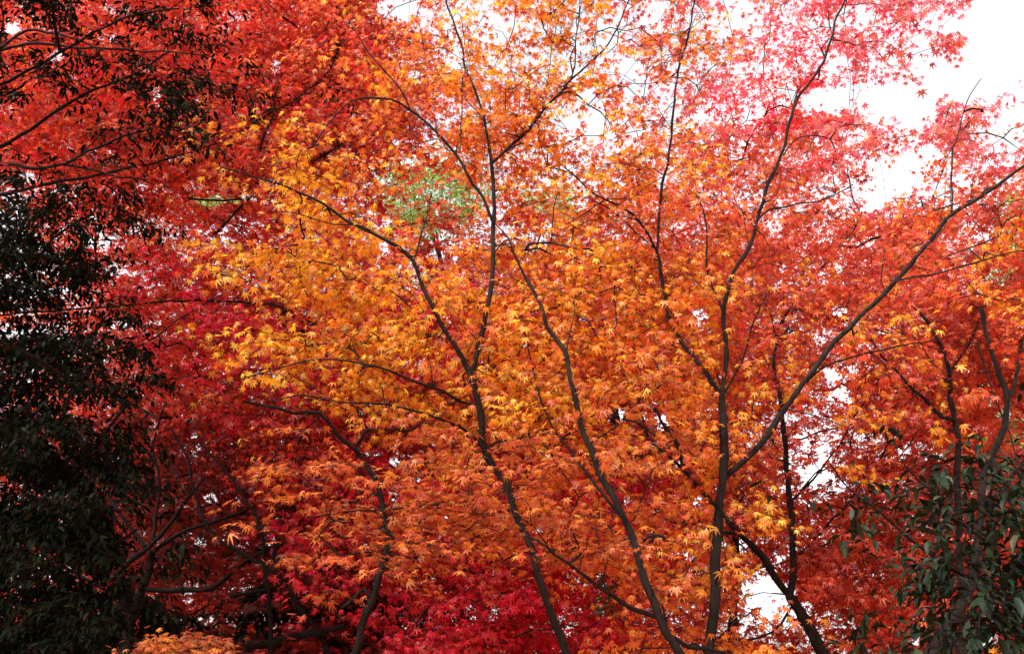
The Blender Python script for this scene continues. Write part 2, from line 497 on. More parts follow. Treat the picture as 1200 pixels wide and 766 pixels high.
        for kind, LPt, LR in self.limbs:
            if self.limbs[0][1][-1][1] > 8.9 or self.name != "maple_tree": break
            for i in range(3, len(LPt) - 1):
                if LPt[i][2] < 1.5 or rng.uniform() > .34 or LR[i] < .006: continue
                T = LPt[i + 1] - LPt[i]; T /= np.linalg.norm(T) + 1e-9
                q = np.cross(T, rng.normal(0, 1, 3)); q /= np.linalg.norm(q) + 1e-9
                d = T * rng.uniform(.3, .9) + q; d /= np.linalg.norm(d)
                L = rng.uniform(.05, .32)
                a = LPt[i]; b = a + d * L * .5 + rng.normal(0, .012, 3); c = b + (d + np.array([0, 0, .35])) * L * .5 + rng.normal(0, .012, 3)
                r0 = rng.uniform(.0016, .0034)
                V, Q = tube_arrays(np.array([a, b, c]), np.array([r0, r0 * .7, r0 * .35]), 4)
                VV.append(V); QQ.append(Q + off); off += len(V); MI.append(np.ones(len(Q), int)); CC.append(np.tile(brown, (len(Q), 1)))
                if rng.uniform() < .5:
                    d2 = d + rng.normal(0, .5, 3)
                    V, Q = tube_arrays(np.array([b, b + d2 * L * .2, b + d2 * L * .4 + np.array([0, 0, .02])]), np.array([r0 * .6, r0 * .4, r0 * .25]), 3)
                    VV.append(V); QQ.append(Q + off); off += len(V); MI.append(np.ones(len(Q), int)); CC.append(np.tile(brown, (len(Q), 1)))
        # --- sprays of leaves
        LP, LU, LN, LS, LC = [], [], [], [], []
        for s in self.sprays:
            p = s['p']; d = np.array(s['dir'], float)
            az = math.atan2(d[1], d[0]) + rng.normal(0, .35)
            m = max(2, int(round(s['n'] / 7)))
            tilt = rng.normal(0, .16 if s['droop'][0] < 20 else .34, 2)
            cs = (np.array([0, 0, 0.0]))
            pal = PAL[s['pal']]; W = np.array([w for _, w in pal]); W = W / W.sum(); Cp = np.array([lin(c) for c, _ in pal])
            if s.get('pal2') is None:
                # drift of the spray's colour
                t = float(vnoise(p[None, :], 0.9)[0]) + rng.normal(0, .12)
                Wd = W * np.exp(rng.normal(0, .55, len(W))); Wd /= Wd.sum()
            gain = np.clip(rng.normal(1.0, .10), .72, 1.22)
            per = int(math.ceil(s['n'] / m))
            for q in range(m):
                a = az + (q - (m - 1) / 2) * (1.9 / max(m, 2)) + rng.normal(0, .15)
                dirh = np.array([math.cos(a), math.sin(a), tilt[0] * math.cos(a) + tilt[1] * math.sin(a)])
                L = s['r'] * rng.uniform(.8, 1.35)
                start = p - np.array([math.cos(az), math.sin(az), 0]) * s['r'] * .35
                sag = rng.uniform(.05, .35)
                t = (np.arange(per) + rng.uniform(.3, .9, per)) / per
                pts = start + dirh * (t * L)[:, None] - np.array([0, 0, 1.0]) * (sag * L * t ** 2)[:, None]
                if s['twigs']:
                    tt = np.array([0, .5, 1.0])
                    tp = start + dirh * (tt * L)[:, None] - np.array([0, 0, 1.0]) * (sag * L * tt ** 2)[:, None]
                    ex, ey = project(tp[1:])
                    if (((ex[:, None] - GAP[:, 0]) / (GAP[:, 2] * 1.25 + 3)) ** 2 + ((ey[:, None] - GAP[:, 1]) / (GAP[:, 3] * 1.25 + 3)) ** 2 < 1).any():
                        tp = tp[:1]
                if s['twigs'] and len(tp) > 1:
                    V, Q = tube_arrays(tp, np.array([.0016, .0012, .0007]), 3)
                    VV.append(V); QQ.append(Q + off); off += len(V); MI.append(np.ones(len(Q), int)); CC.append(np.tile(brown, (len(Q), 1)))
                side = np.where(rng.uniform(0, 1, per) > .5, 1, -1)
                la = a + side * rng.uniform(.3, 1.5, per)
                dr = np.radians(rng.normal(s['droop'][0], s['droop'][1], per))
                dh = np.stack([np.cos(la), np.sin(la), np.zeros(per)], 1)
                pet = rng.uniform(.012, .035, per)[:, None]
                pts = pts + dh * pet + rng.normal(0, .012 if s['droop'][0] < 20 else .026, (per, 3))
                U = dh * np.cos(dr)[:, None]; U[:, 2] = -np.sin(dr)
                NN = dh * np.sin(dr)[:, None]; NN[:, 2] = np.cos(dr)
                sidev = np.cross(NN, U)
                ro = rng.normal(0, .36, per)[:, None]
                NN = NN * np.cos(ro) + sidev * np.sin(ro)
                LP.append(pts); LU.append(U); LN.append(NN)
                LS.append(s['size'] * np.clip(rng.normal(.97, .24, per), .45, 1.5))
                ci = rng.choice(len(Wd), per, p=Wd)
                age = np.where(rng.uniform(0, 1, per) < .05, .5, 1.0) * rng.uniform(.80, 1.12, per)
                LC.append(Cp[ci] * gain * age[:, None])
        LP, LU, LN, LS, LC = map(np.concatenate, (LP, LU, LN, LS, LC))
        px, py = project(LP)
        # a leaf's middle lies half its length out from the stalk
        px, py = project(LP + LU * (LS * .45)[:, None])
        keep = gap_keep(px, py, .92, self.leafmat is M_GREEN) if self.name != "maple_shrub" else np.ones(len(px), bool)
        xi = np.clip(px.astype(int) + 100, 0, 1499); yi = np.clip(py.astype(int) + 100, 0, 999)
        keep &= ~((LP[:, 1] < BM[yi, xi]) & (rng.uniform(0, 1, len(px)) < BARE))
        LP, LU, LN, LS, LC = LP[keep], LU[keep], LN[keep], LS[keep], LC[keep]
        V, Q, nf = leaf_arrays(self.tmpl, LP, LU, LN, LS)
        VV.append(V); QQ.append(Q + off); MI.append(np.zeros(len(Q), int)); CC.append(np.repeat(np.clip(LC, 0, .95), nf, axis=0))
        write_mesh("crown", np.concatenate(VV), np.concatenate(QQ), [self.leafmat, self.bark], np.concatenate(MI), np.concatenate(CC), root, smooth=False, origin=origin)
        print("TREE", self.label[:50], "sprays", len(self.sprays), "leaves", len(LP))
        return root

Z0 = "0" * 24
def G(**rows):             # rows given as r3="...", the missing ones empty
    return [rows.get("r%d" % i, Z0) for i in range(16)]

# ================================================================== FRONT TREES
# ---- 1: the orange-gold maple in the middle
t = Tree("tall orange maple whose slim trunk forks in a Y just left of centre", "maple tree", tmpl=T_HI, group="maple trees in autumn colour")
t.limb([(668,775),(652,733),(635,693),(620,633),(600,593),(595,568),(572,538),(565,498),(557,458),(550,435)], (11,9.5), (5.5,5.6), "trunk", True)
t.limb([(550,435),(545,428),(520,383),(500,345),(477,297),(450,280),(405,257),(365,232),(325,215),(290,205),(258,196)], (8,6.5,4,2.2), (5.6,5.2))
t.limb([(477,299),(487,300),(491,280),(500,255),(504,238)], (3,1.6), (5.4,5.5))
t.limb([(440,276),(425,265),(390,262),(350,250),(322,248)], (2.4,1.3), (5.3,5.0))
t.limb([(550,435),(556,430),(562,398),(575,345),(577,300),(579,245),(576,192)], (7.5,6.5), (5.6,5.9))
t.limb([(576,192),(600,170),(620,152),(635,130),(655,112),(672,90),(707,60),(722,35),(735,5)], (5,3.5,2), (5.9,6.3))
t.limb([(668,96),(674,75),(675,50),(680,0),(684,-40)], (2.6,1.5), (6.1,6.2))
t.limb([(576,192),(572,165),(562,120),(545,80),(540,50),(522,0),(510,-40)], (5,3.5,2.4), (5.9,6.1))
t.limb([(542,92),(541,140),(539,180)], (2.2,1.6), (6.0,5.9))
t.limb([(578,262),(566,232),(555,215),(540,190),(520,165),(480,127),(445,115),(410,120),(385,145),(368,170)], (5,4,2), (5.8,5.5))
t.limb([(480,127),(473,110),(460,95),(440,72),(425,50),(408,22)], (3,1.6), (5.6,5.5))
t.limb([(557,475),(540,470),(520,460),(490,448),(455,433),(425,425),(385,422),(345,426),(310,436),(282,444)], (4.2,3,1.6), (5.6,4.9))
t.limb([(565,523),(545,503),(515,490),(480,480),(450,473),(415,472),(385,468),(350,463),(320,470)], (4.5,3,1.6), (5.6,5.1))
t.limb([(568,530),(580,518),(600,513),(622,512)], (4,2), (5.6,5.5))
t.limb([(577,300),(590,283),(606,280),(620,286)], (2.4,1.4), (5.7,5.6))
t.limb([(602,596),(570,600),(530,590),(490,592),(450,596),(405,600),(360,606)], (4,2.5,1.5), (5.5,4.9))
t.limb([(486,365),(470,350),(448,335),(430,330)], (2.2,1.2), (5.5,5.4))
t.foliage(G(r0="000000001345666500000000", r1="000000001356666420000000", r2="000000011256665100000000", r3="000000122456666310000000",
            r4="000002432233666630000000", r5="000003553123577740000000", r6="000001443333577740000000", r7="000000123444577630000000",
            r8="000000112345666200000000", r9="000000011122332100000000"), 'orange', 5.7, .38, k=.60)
t.foliage(G(r0="000000001123331110000000", r1="000000001133331100000000", r2="000000011122332100000000", r3="000002330001222110000000", r4="000015652001122210000000", r5="000014777410122210000000", r6="000001477640122210000000", r7="000000366777311100000000",
            r8="000001478888632100000000", r9="000000255555774100000000", r10="000000111112442000000000"), 'yellow', 5.25, .25, k=.58)
t.foliage(G(r10="000000013444311000000000", r11="000001468777531000000000", r12="000000366665531000000000", r13="000000122200011000000000"), 'dull', 5.0, .25, k=.55, droop=(14, 16), r=.26)
TREES.append(t)

# ---- 2: second front stem
t = Tree("slender orange maple with one unforked leaning stem between the two forked trunks", "maple tree", tmpl=T_HI, group="maple trees in autumn colour")
t.limb([(800,778),(785,745),(772,723),(750,663),(737,613),(707,563),(685,508),(670,448),(660,408),(642,383),(635,360),(617,327)], (12,10,8,5.5), (5.0,5.3), "trunk", True)
t.limb([(618,330),(604,300),(596,280),(580,262)], (4,1.6), (5.3,5.2))
t.limb([(735,613),(715,590),(695,563),(670,530),(650,505),(640,484),(632,460),(622,425),(616,392),(610,360)], (4.6,3.4,1.8), (5.15,5.5))
t.limb([(770,723),(740,712),(715,698),(690,678),(668,660),(650,648),(628,633),(612,628)], (7,5,2.4), (5.05,4.6))
t.limb([(715,698),(707,680),(712,655)], (3,1.8), (4.9,4.95))
t.limb([(792,748),(808,757),(828,760),(850,764)], (6,4), (5.0,5.4))
t.limb([(742,610),(752,585),(762,560),(765,540)], (2.6,1.4), (5.1,5.0))
t.limb([(664,412),(668,390),(673,368),(672,350)], (2.4,1.2), (5.3,5.4))
t.limb([(690,520),(720,500),(748,470),(770,455)], (2.6,1.3), (5.2,5.3))
t.foliage(G(r6="000000000000122100000000", r7="000000000000355420000000", r8="000000000001566530000000", r9="000000000001566641000000", r10="000000000002566652000000",
            r11="000000000001466652000000", r12="000000000001267642000000", r13="000000000000036653200000", r14="000000000000011563200000", r15="000000000000001342200000"), 'orange', 5.45, .32, k=.48)
t.foliage(G(r8="000000000000122200000000", r10="000000000000233200000000", r9="000000000000232200000000",r11="000000000003331000000000", r12="000000000002431100000000", r13="000000000000022100000000"), 'dull', 4.9, .25, k=.5, droop=(18, 16))
TREES.append(t)

# ---- 3: coral maple with the long limb to the right
t = Tree("coral maple with one long dark limb rising to the right edge", "maple tree", tmpl=T_HI, group="maple trees in autumn colour")
t.limb([(828,780),(830,766),(837,703),(840,648),(842,603),(845,568),(850,538),(847,493),(846,463)], (15,12.5,10), (5.9,6.0), "trunk", True)
t.limb([(846,465),(835,448),(810,413),(787,383),(777,330),(770,295)], (7,6,5), (6.0,6.2))
t.limb([(770,295),(772,260),(777,215),(787,160),(792,100),(810,25),(816,-10),(822,-50)], (4.6,3.8,2.4), (6.2,6.5))
t.limb([(770,295),(764,284),(740,250),(700,228),(665,200),(650,185),(632,168)], (4,2.8,1.5), (6.2,5.9))
t.limb([(768,292),(745,272),(715,245),(696,236)], (2.6,1.4), (6.2,6.1))
t.limb([(846,465),(852,413),(847,370),(860,320),(880,285),(890,250),(900,215),(915,185),(925,145),(935,117),(960,80),(972,55),(980,20),(992,0),(1005,-40)], (7.5,6,4.6,3), (6.0,6.6))
t.limb([(848,368),(840,345),(830,320),(827,260),(817,230),(795,220),(778,222)], (3.8,2.6,1.4), (6.1,6.2))
t.limb([(918,182),(930,166),(945,160),(962,160),(985,166)], (2.4,1.2), (6.4,6.5))
t.limb([(884,262),(900,247),(918,242),(940,237),(960,236),(980,228),(1000,216)], (3,1.8), (6.25,6.0))
t.limb([(847,463),(858,445),(868,425),(878,395),(884,375),(898,345)], (3.2,1.8), (6.0,5.8))
t.limb([(848,560),(862,548),(880,533),(900,508),(920,478),(950,438),(970,410),(995,383),(1035,345),(1075,300),(1115,252),(1150,230),(1200,195),(1250,160),(1300,130)], (9,7.5,6.5,5.5,3.5), (6.0,5.6))
t.limb([(1115,252),(1116,210),(1117,175),(1127,140),(1137,112),(1150,92)], (3.4,2,1.3), (5.8,5.9))
t.limb([(1040,340),(1052,329),(1090,322),(1125,312),(1170,300),(1200,294),(1240,292)], (3.4,2.4,1.8), (5.8,5.5))
t.limb([(1038,342),(1033,328),(1034,310),(1037,290)], (2.2,1.3), (5.8,5.8))
t.limb([(944,448),(965,430),(990,420),(1020,412),(1050,407),(1080,401),(1108,396)], (3.6,2.6,1.6), (5.95,5.6))
t.limb([(848,500),(826,520),(812,545)], (2.4,1.2), (6.0,5.8))
t.limb([(1082,291),(1094,282),(1106,268),(1112,250)], (2.2,1.2), (5.75,5.7))
t.foliage(G(r3="000000000000001234332212", r4="000000000000002445443344", r5="000000000000002455556666", r6="000000000000003555555554",
            r7="000000000000002555555433", r8="000000000000001344543333", r9="000000000000001344332211", r10="000000000000000232110000", r11="000000000000000242000000",
            r12="000000000000000242000000", r13="000000000000000022100000"), 'coral', 6.1, .42, k=.62)
t.foliage(G(r4="000000000000000000000122", r5="000000000000000011111111", r6="000000000000000123331122", r7="000000000000003453442100", r8="000000000000003465553210", r9="000000000000003453255210",
            r10="000000000000002333012000", r11="000000000000001234110000", r12="000000000000000145100000", r13="000000000000000033000000"), 'yellow', 5.8, .3, k=.40)
t.foliage(G(r0="000000000000136666666650", r1="000000000000025566665652", r2="000000000000023566433466", r3="000000000000000243345566", r4="000000000000000021223444"), 'pink', 6.3, .35, k=.31, size=.046, r=.30, leaves=21, droop=(52, 20))
t.foliage(G(r0="000000000000134442000000", r1="000000000000123331000000", r2="000000000001344420000000"), 'coral', 6.3, .3, k=.4)
TREES.append(t)

# ================================================================== MIDDLE TREES
# ---- 4: behind the coral maple
t = Tree("red maple whose low black fork stands below the long limb, one arm upright", "maple tree", group="maple trees in autumn colour")
t.limb([(975,782),(965,766),(950,738),(932,708),(925,696)], (16,13), (8.0,8.1), "trunk", True)
t.limb([(925,697),(930,663),(927,603),(922,548),(917,488),(914,462),(906,430),(912,395)], (10,8,7,3.5), (8.1,8.3))
t.limb([(927,700),(900,665),(895,653),(860,618),(825,578),(800,548),(775,528),(760,513),(755,495),(748,470)], (10,8,5,3), (8.1,7.7))
t.limb([(802,550),(792,520),(775,493),(768,478)], (6,3), (7.9,7.9))
t.limb([(775,528),(752,534),(735,530)], (4,2), (7.8,7.7))
t.limb([(932,655),(960,625),(975,608),(990,595),(1012,560)], (4,2), (8.2,8.4))
t.limb([(924,590),(945,570),(965,545),(985,520)], (4,2), (8.2,8.3))
t.limb([(868,626),(840,622),(815,614),(790,612)], (5,2.5), (8.0,7.8))
t.limb([(934,700),(915,730),(895,745),(870,750)], (4,2), (8.1,7.9))
t.foliage(G(r5="000000000000000112222110", r6="000000000000001233333333", r7="000000000000002334444443", r8="000000000000003454334443", r9="000000000000014554444333", r10="000000000000014555455432",
            r11="000000000000014555455432", r12="000000000000014555555421", r13="000000000000013554456542", r14="000000000000002443356642", r15="000000000000002442456642"), 'brick', 8.3, .6, k=.80, size=.040, r=.3, leaves=26)
TREES.append(t)

# ---- 5: upright trunk
t = Tree("deep red maple with thin upright trunk close behind the coral maple's trunk", "maple tree", group="maple trees in autumn colour")
t.limb([(857,782),(858,740),(861,690),(863,650),(861,600),(863,560),(860,500),(858,440)], (11,9,6), (9.6,9.8), "trunk", True)
t.limb([(862,600),(880,560),(905,520),(915,470)], (4,2), (9.7,9.9))
t.limb([(861,500),(840,440),(835,380),(850,300),(845,220)], (5,3), (9.8,10.2))
t.limb([(860,470),(900,400),(950,330),(1000,270)], (5,2.5), (9.8,10.2))
t.foliage(G(r1="000000000000000001100000", r2="000000000000000013310000", r3="000000000000001233332220", r4="000000000001244444433334", r5="000000000002466666666666", r6="000000000002566666666666", r7="000000000002466666556666", r8="000000000001466666345666",
            r9="000000000001466665334455", r10="000000000000366665423455", r11="000000000000356665434444", r12="000000000000244555555432", r13="000000000000133442455532"), 'brick', 10.2, .7, k=.95, size=.045, r=.36, leaves=26, twigs=False)
t.foliage(G(r0="000000000000000001342100", r1="000000000000000003652000", r2="000000000000000026730000", r3="000000000000000023310000"), 'crimson', 9.8, .4, k=.6, size=.042, r=.32, twigs=False)
TREES.append(t)

# ---- 6, 7: the trunks at the right
t = Tree("brick red maple at right with a narrow, nearly vertical dark trunk", "maple tree", group="maple trees in autumn colour")
t.limb([(1128,790),(1126,700),(1124,620),(1122,543),(1122,508),(1115,468),(1110,428),(1102,403),(1088,378),(1072,360)], (12,9,8,4), (7.2,7.4), "trunk", True)
t.limb([(1118,492),(1104,488),(1090,473),(1070,458),(1050,433),(1034,418),(1020,396)], (6,4,2), (7.3,7.1))
t.limb([(1112,440),(1124,420),(1136,404),(1146,380)], (4,2), (7.3,7.5))
t.limb([(1120,560),(1095,575),(1075,560),(1060,545)], (4,2), (7.2,7.0))
t.foliage(G(r6="000000000000000000000233", r7="000000000000000000003434", r8="000000000000000000014433", r9="000000000000000000033322", r10="000000000000000000134322",
            r11="000000000000000000134321", r12="000000000000000000024421", r13="000000000000000000025530", r14="000000000000000000014420"), 'brick', 7.3, .4, k=.85, size=.038, r=.27)
TREES.append(t)
t = Tree("red maple at right with thick dark trunk leaning behind the green shrub", "maple tree", group="maple trees in autumn colour")
t.limb([(1085,790),(1098,755),(1120,716),(1140,680),(1146,640),(1150,590),(1155,553),(1165,528),(1178,493),(1180,458),(1166,428),(1158,400),(1150,360)], (16,14,11,8,5), (6.6,7.0), "trunk", True)
t.limb([(1180,470),(1192,440),(1198,400),(1215,350)], (6,3), (6.9,7.2))
t.limb([(1145,403),(1155,432),(1165,463),(1180,500),(1187,520),(1192,545)], (3,2), (6.9,6.7))
t.limb([(1150,600),(1185,560),(1215,520),(1250,470)], (7,4), (6.8,7.3))
t.foliage(G(r4="000000000000000000000022", r5="000000000000000000000124", r6="000000000000000000000134", r7="000000000000000000000145", r8="000000000000000000000234", r9="000000000000000000000123",
            r10="000000000000000000000001", r11="000000000000000000000011", r13="000000000000000000001231", r14="000000000000000000002331"), 'brick', 7.0, .35, k=.8, size=.037, r=.27)
TREES.append(t)

# ---- 8: dark crooked stem, lower left of centre
t = Tree("crooked black-stemmed red maple whose zigzag twigs show above the dull orange sprays", "maple tree", group="maple trees in autumn colour")
t.limb([(410,785),(417,766),(426,733),(435,703),(447,663),(455,628),(450,603),(442,568),(422,533)], (12,9,8,6), (6.9,6.9), "trunk", True)
t.limb([(422,533),(410,522),(395,508),(375,485),(345,483),(325,478),(310,475),(285,470)], (6,5,3), (6.9,6.6))
t.limb([(417,522),(424,512),(432,503),(455,503),(475,505),(488,500),(500,495),(522,498)], (4.5,3,1.6), (6.9,6.8))
t.limb([(432,503),(424,490),(418,478),(405,470)], (3,1.6), (6.9,6.8))
t.limb([(436,700),(425,690),(415,700),(400,712)], (6,4), (6.9,6.8))
t.limb([(375,485),(368,495),(352,505)], (3,1.6), (6.8,6.8))
t.foliage(G(r7="000000000112211000000000", r8="000000112344432000000000", r9="000000223455553000000000", r10="000000233444443000000000", r11="000000122333320000000000"), 'scarlet', 7.4, .4, k=.8, size=.038, r=.28)
t.foliage(G(r11="000000123345552000000000", r12="000000134456663000000000", r13="000000023467765000000000", r14="000000023456765000000000", r15="000000023456765000000000"), 'crimson', 7.1, .35, k=1.0, size=.038, r=.3)
TREES.append(t)

# ---- 9: many-limbed maple low at left, under the shade
t = Tree("dark maroon maple low at left with many spreading black limbs", "maple tree", bark=M_BARKD, group="maple trees in autumn colour")
t.limb([(135,800),(148,755),(155,723),(166,690),(175,668),(178,645)], (17,13,9), (8.4,8.4), "trunk", True)
t.limb([(130,680),(150,660),(175,640),(195,618),(210,598),(222,582),(240,560)], (8,6,3), (8.4,8.2))
t.limb([(178,648),(195,635),(215,623),(245,612),(275,603),(300,592)], (7,5,3), (8.4,8.0))
t.limb([(170,690),(200,692),(225,690),(250,688),(275,668),(295,653),(310,645)], (7,7.5,4), (8.4,8.1))
t.limb([(270,698),(290,694),(310,690),(335,684)], (5,3), (8.2,8.0))
t.limb([(200,500),(210,520),(220,538),(230,583),(240,613),(260,633),(300,658),(330,676)], (3,4,5), (8.2,8.0))
t.limb([(235,518),(252,538),(270,558),(295,598),(308,628),(310,663),(317,723),(318,775)], (3,5,7), (7.9,7.6))
t.limb([(322,640),(322,668),(350,708),(366,730),(380,753),(390,780)], (5,7,8), (7.7,7.6))
t.limb([(290,757),(320,752),(350,744),(378,740),(404,733)], (13,11,6), (7.7,7.5))
t.limb([(178,640),(184,600),(186,560),(180,520),(190,480)], (5,3), (8.4,8.5))
t.limb([(170,640),(140,600),(110,560),(70,530),(40,480)], (6,3), (8.4,8.6))
t.limb([(155,720),(120,690),(70,660),(30,640)], (6,3), (8.4,8.5))
t.foliage(G(r6="110000000000000000000000", r7="221000000000000000000000", r8="223200000000000000000000", r9="333444332100000000000000", r10="333456665432000000000000", r11="334567776554000000000000", r12="333467776655000000000000", r13="222456776655000000000000",
            r14="222456666644000000000000", r15="222456666644000000000000"), 'maroon', 9.0, .5, k=.85, size=.042, r=.32, twigs=False)
t.foliage(G(r8="001233210000000000000000", r9="002466431000000000000000", r10="003588863000000000000000", r11="003699985000000000000000", r12="003699984000000000000000", r13="002588872000000000000000"), 'maroon', 10.2, .3, k=.9, size=.05, r=.36, twigs=False)
t.foliage(G(r12="000011100000000000000000", r13="000024432000000000000000", r14="000024443210000000000000", r15="000012443210000000000000"), 'maroon', 7.6, .3, k=.38, size=.038, r=.28, droop=(16, 14))
TREES.append(t)

# ---- 10: the big scarlet maple at left, its trunk outside the frame
t = Tree("broad scarlet maple at upper left with boughs reaching in from the left edge", "maple tree", group="maple trees in autumn colour")
t.limb([(-260,860),(-230,700),(-200,560),(-190,430),(-170,330),(-130,250)], (40,34,26,18), (7.4,7.4), "trunk", True, foot=(-5.6, 7.4))
t.limb([(-140,262),(-60,205),(0,192),(40,197),(75,192),(105,177),(145,160),(180,150)], (8,6,3), (7.4,7.0))
t.limb([(75,193),(95,196),(115,200),(140,208),(165,210),(190,222)], (4,2), (7.2,7.3))
t.limb([(-150,290),(-40,240),(60,215),(140,200),(200,185),(235,175),(270,160),(300,145),(325,140)], (9,6,4,2), (7.4,7.8))
t.limb([(-170,330),(-80,120),(0,60),(45,52),(110,57),(180,60),(240,65)], (9,6,2.5), (7.4,7.0))
t.limb([(-20,72),(20,42),(45,36),(85,45),(120,60)], (5,3), (7.1,6.9))
t.limb([(305,175),(312,152),(320,135),(322,115),(330,90)], (4,2), (7.9,8.0))
t.limb([(247,277),(262,264),(275,250),(286,238),(296,230)], (5.5,4,2.5), (8.0,7.9))
t.limb([(220,232),(240,235),(262,235),(282,233)], (4,3), (8.0,8.0))
t.limb([(-150,400),(0,370),(120,360),(220,352),(295,355),(318,356),(332,363)], (4.5,3,3.5), (7.6,8.0))
t.limb([(295,145),(340,120),(380,90),(400,50)], (3.5,2), (7.8,8.2))
t.limb([(365,190),(380,182),(402,168)], (4,3), (8.0,8.1))
t.limb([(165,405),(195,385),(225,365),(260,345)], (3,1.6), (7.4,7.4))
t.foliage(G(r0="334456655300000000000000", r1="445567766410000000000000", r2="456666776421000000000000", r3="456777777431100000000000", r4="246777766532110000000000", r5="135777767642330000000000", r6="014777777654440000000000",
            r7="002677777764443000000000", r8="001467777766554000000000", r9="000135677777654000000000", r10="000013566665432000000000", r11="000000123333330000000000"), 'scarlet', 8.3, .55, k=.95, size=.040, r=.32)
t.foliage(G(r6="000012222211100000000000", r7="000123344433200000000000", r8="000012344444320000000000", r9="000001233333200000000000", r4="000000012210000000000000", r5="000000022320000000000000"), 'crimson', 7.6, .3, k=.8, size=.038, r=.3)
t.foliage(G(r0="000001234432000000000000", r2="000012334432000000000000", r3="011223443210000000000000", r4="012222221000000000000000", r5="011223321000000000000000", r1="110002344432000000000000", r9="000001222100000000000000"), 'coral', 7.7, .35, k=.5, size=.037, r=.28)
TREES.append(t)

# ---- far backing maples
t = Tree("dark red maple farthest back, seen only through gaps in the nearer red leaves", "maple tree", bark=M_BARKD, group="maple trees in autumn colour")
t.limb([(520,800),(515,700),(530,600),(525,500),(540,400)], (9,5), (13.0,13.2), "trunk", True)
t.limb([(520,680),(450,600),(380,540),(300,500)], (5,2.5), (13.1,13.4))
t.limb([(524,620),(600,520),(660,450),(720,400)], (5,2.5), (13.1,13.4))
t.limb([(528,520),(450,430),(380,330),(300,230)], (5,2.5), (13.1,13.4))
t.foliage(G(r0="445555555100000000000000", r1="445555555200000000000000", r2="556665555200000000000000", r3="556776664300000000000000", r4="456777765200000000000000", r5="356777775321256555555511", r6="356777777666777777777733", r7="457788888888888888888877", r8="568899999999999999877777", r9="578999999999999998766666",
            r10="678999999999999998654577", r11="778999999999999998655577", r12="778999999999999998777777", r13="778999999999999987667777", r14="778999999999998754467777", r15="778999999999998765667777"), 'brick', 13.2, .9, k=1.22, size=.058, r=.5, leaves=28, twigs=False, droop=(40, 28))
TREES.append(t)

# ---- low orange shrubs along the bottom edge
def low_maple(label, px, Y, top, half, pal, n, foot_dx=0.0):
    t = Tree(label, "maple shrub", tmpl=T_HI, group="low maple shrubs along the bottom edge", name="maple_shrub")
    c = at(px, top + 3, Y)
    base = np.array([c[0] + foot_dx, Y, 0])
    P = catmull(np.array([[base[0], base[1], float(ground_z(base[0], base[1])) - .08, .016], [base[0] - .03, base[1], .5, .012], [c[0] + .02, Y, 1.1, .008], [c[0], Y, c[2] - .12, .005]]), .07)
    t.limbs.append(("trunk", P[:, :3], P[:, 3]))
    for i in range(6):
        a = rng.uniform(0, 6.28); h = rng.uniform(.9, 1.4); st = np.array([c[0], Y, min(h, c[2] - .3)])
        en = st + np.array([math.cos(a) * half * .6, math.sin(a) * half * .6, c[2] - st[2] - .12])
        Q = catmull(np.array([[*st, .006], [*((st + en) / 2 + np.array([0, 0, -.05])), .005], [*en, .003]]), .07)
        t.limbs.append(("limb", Q[:, :3], Q[:, 3]))
    for i in range(n):
        a = rng.uniform(0, 6.28); rr = math.sqrt(rng.uniform(0, 1))
        x = c[0] + math.cos(a) * rr * half; y = Y + math.sin(a) * rr * half * .8
        z = c[2] - .02 - .35 * rr ** 2 * half - abs(rng.normal(0, .13))
        t.sprays.append(dict(p=np.array([x, y, max(z, .6)]), pal=pal, r=.17, n=int(rng.uniform(14, 26)), size=.031, droop=(14, 14), twigs=True, gap=0))
    TREES.append(t)
low_maple("pale orange maple shrub at the bottom left, below the dark limbs", 213, 4.6, 732, .27, 'dull', 90)
low_maple("golden orange maple shrub at the bottom right, below the thick leaning trunk", 1108, 4.2, 756, .17, 'yellow', 50)
low_maple("tiny orange maple shrub at the bottom edge under a white sky gap", 905, 4.8, 750, .20, 'orange', 50)

# ================================================================== GREENS
# ---- tall dark evergreen at left
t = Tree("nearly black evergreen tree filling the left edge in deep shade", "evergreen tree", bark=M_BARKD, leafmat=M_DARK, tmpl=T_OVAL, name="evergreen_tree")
t.limb([(-70,830),(-60,700),(-62,560),(-50,430),(-60,300),(-50,180),(-60,60),(-70,-120)], (44,38,30,20,12), (6.2,6.3), "trunk", True)
t.limb([(-58,630),(28,600),(80,560),(130,500),(150,470)], (9,4), (6.2,5.9))
t.limb([(-58,510),(30,480),(80,420),(120,380)], (8,3), (6.2,5.9))
t.limb([(-58,710),(28,680),(80,660),(130,640),(160,620)], (9,4), (6.2,5.8))
t.limb([(-58,360),(24,330),(60,280),(110,250)], (7,3), (6.2,6.0))
t.limb([(-58,190),(24,160),(80,120),(150,90),(200,60)], (7,3), (6.25,6.2))
t.limb([(-58,120),(20,90),(90,50),(150,20),(210,10)], (6,3), (6.25,6.3))
t.limb([(-60,640),(-110,560),(-170,500)], (10,5), (6.2,6.0))
t.limb([(-58,770),(30,740),(90,730),(140,720)], (8,4), (6.2,5.8))
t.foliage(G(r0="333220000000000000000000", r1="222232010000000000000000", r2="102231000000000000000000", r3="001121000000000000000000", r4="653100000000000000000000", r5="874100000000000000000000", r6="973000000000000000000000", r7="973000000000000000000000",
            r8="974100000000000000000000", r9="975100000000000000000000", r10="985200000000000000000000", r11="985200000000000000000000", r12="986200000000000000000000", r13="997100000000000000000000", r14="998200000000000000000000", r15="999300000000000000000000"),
          'ever', 6.0, .45, k=1.8, size=.052, r=.22, leaves=48, droop=(30, 26))
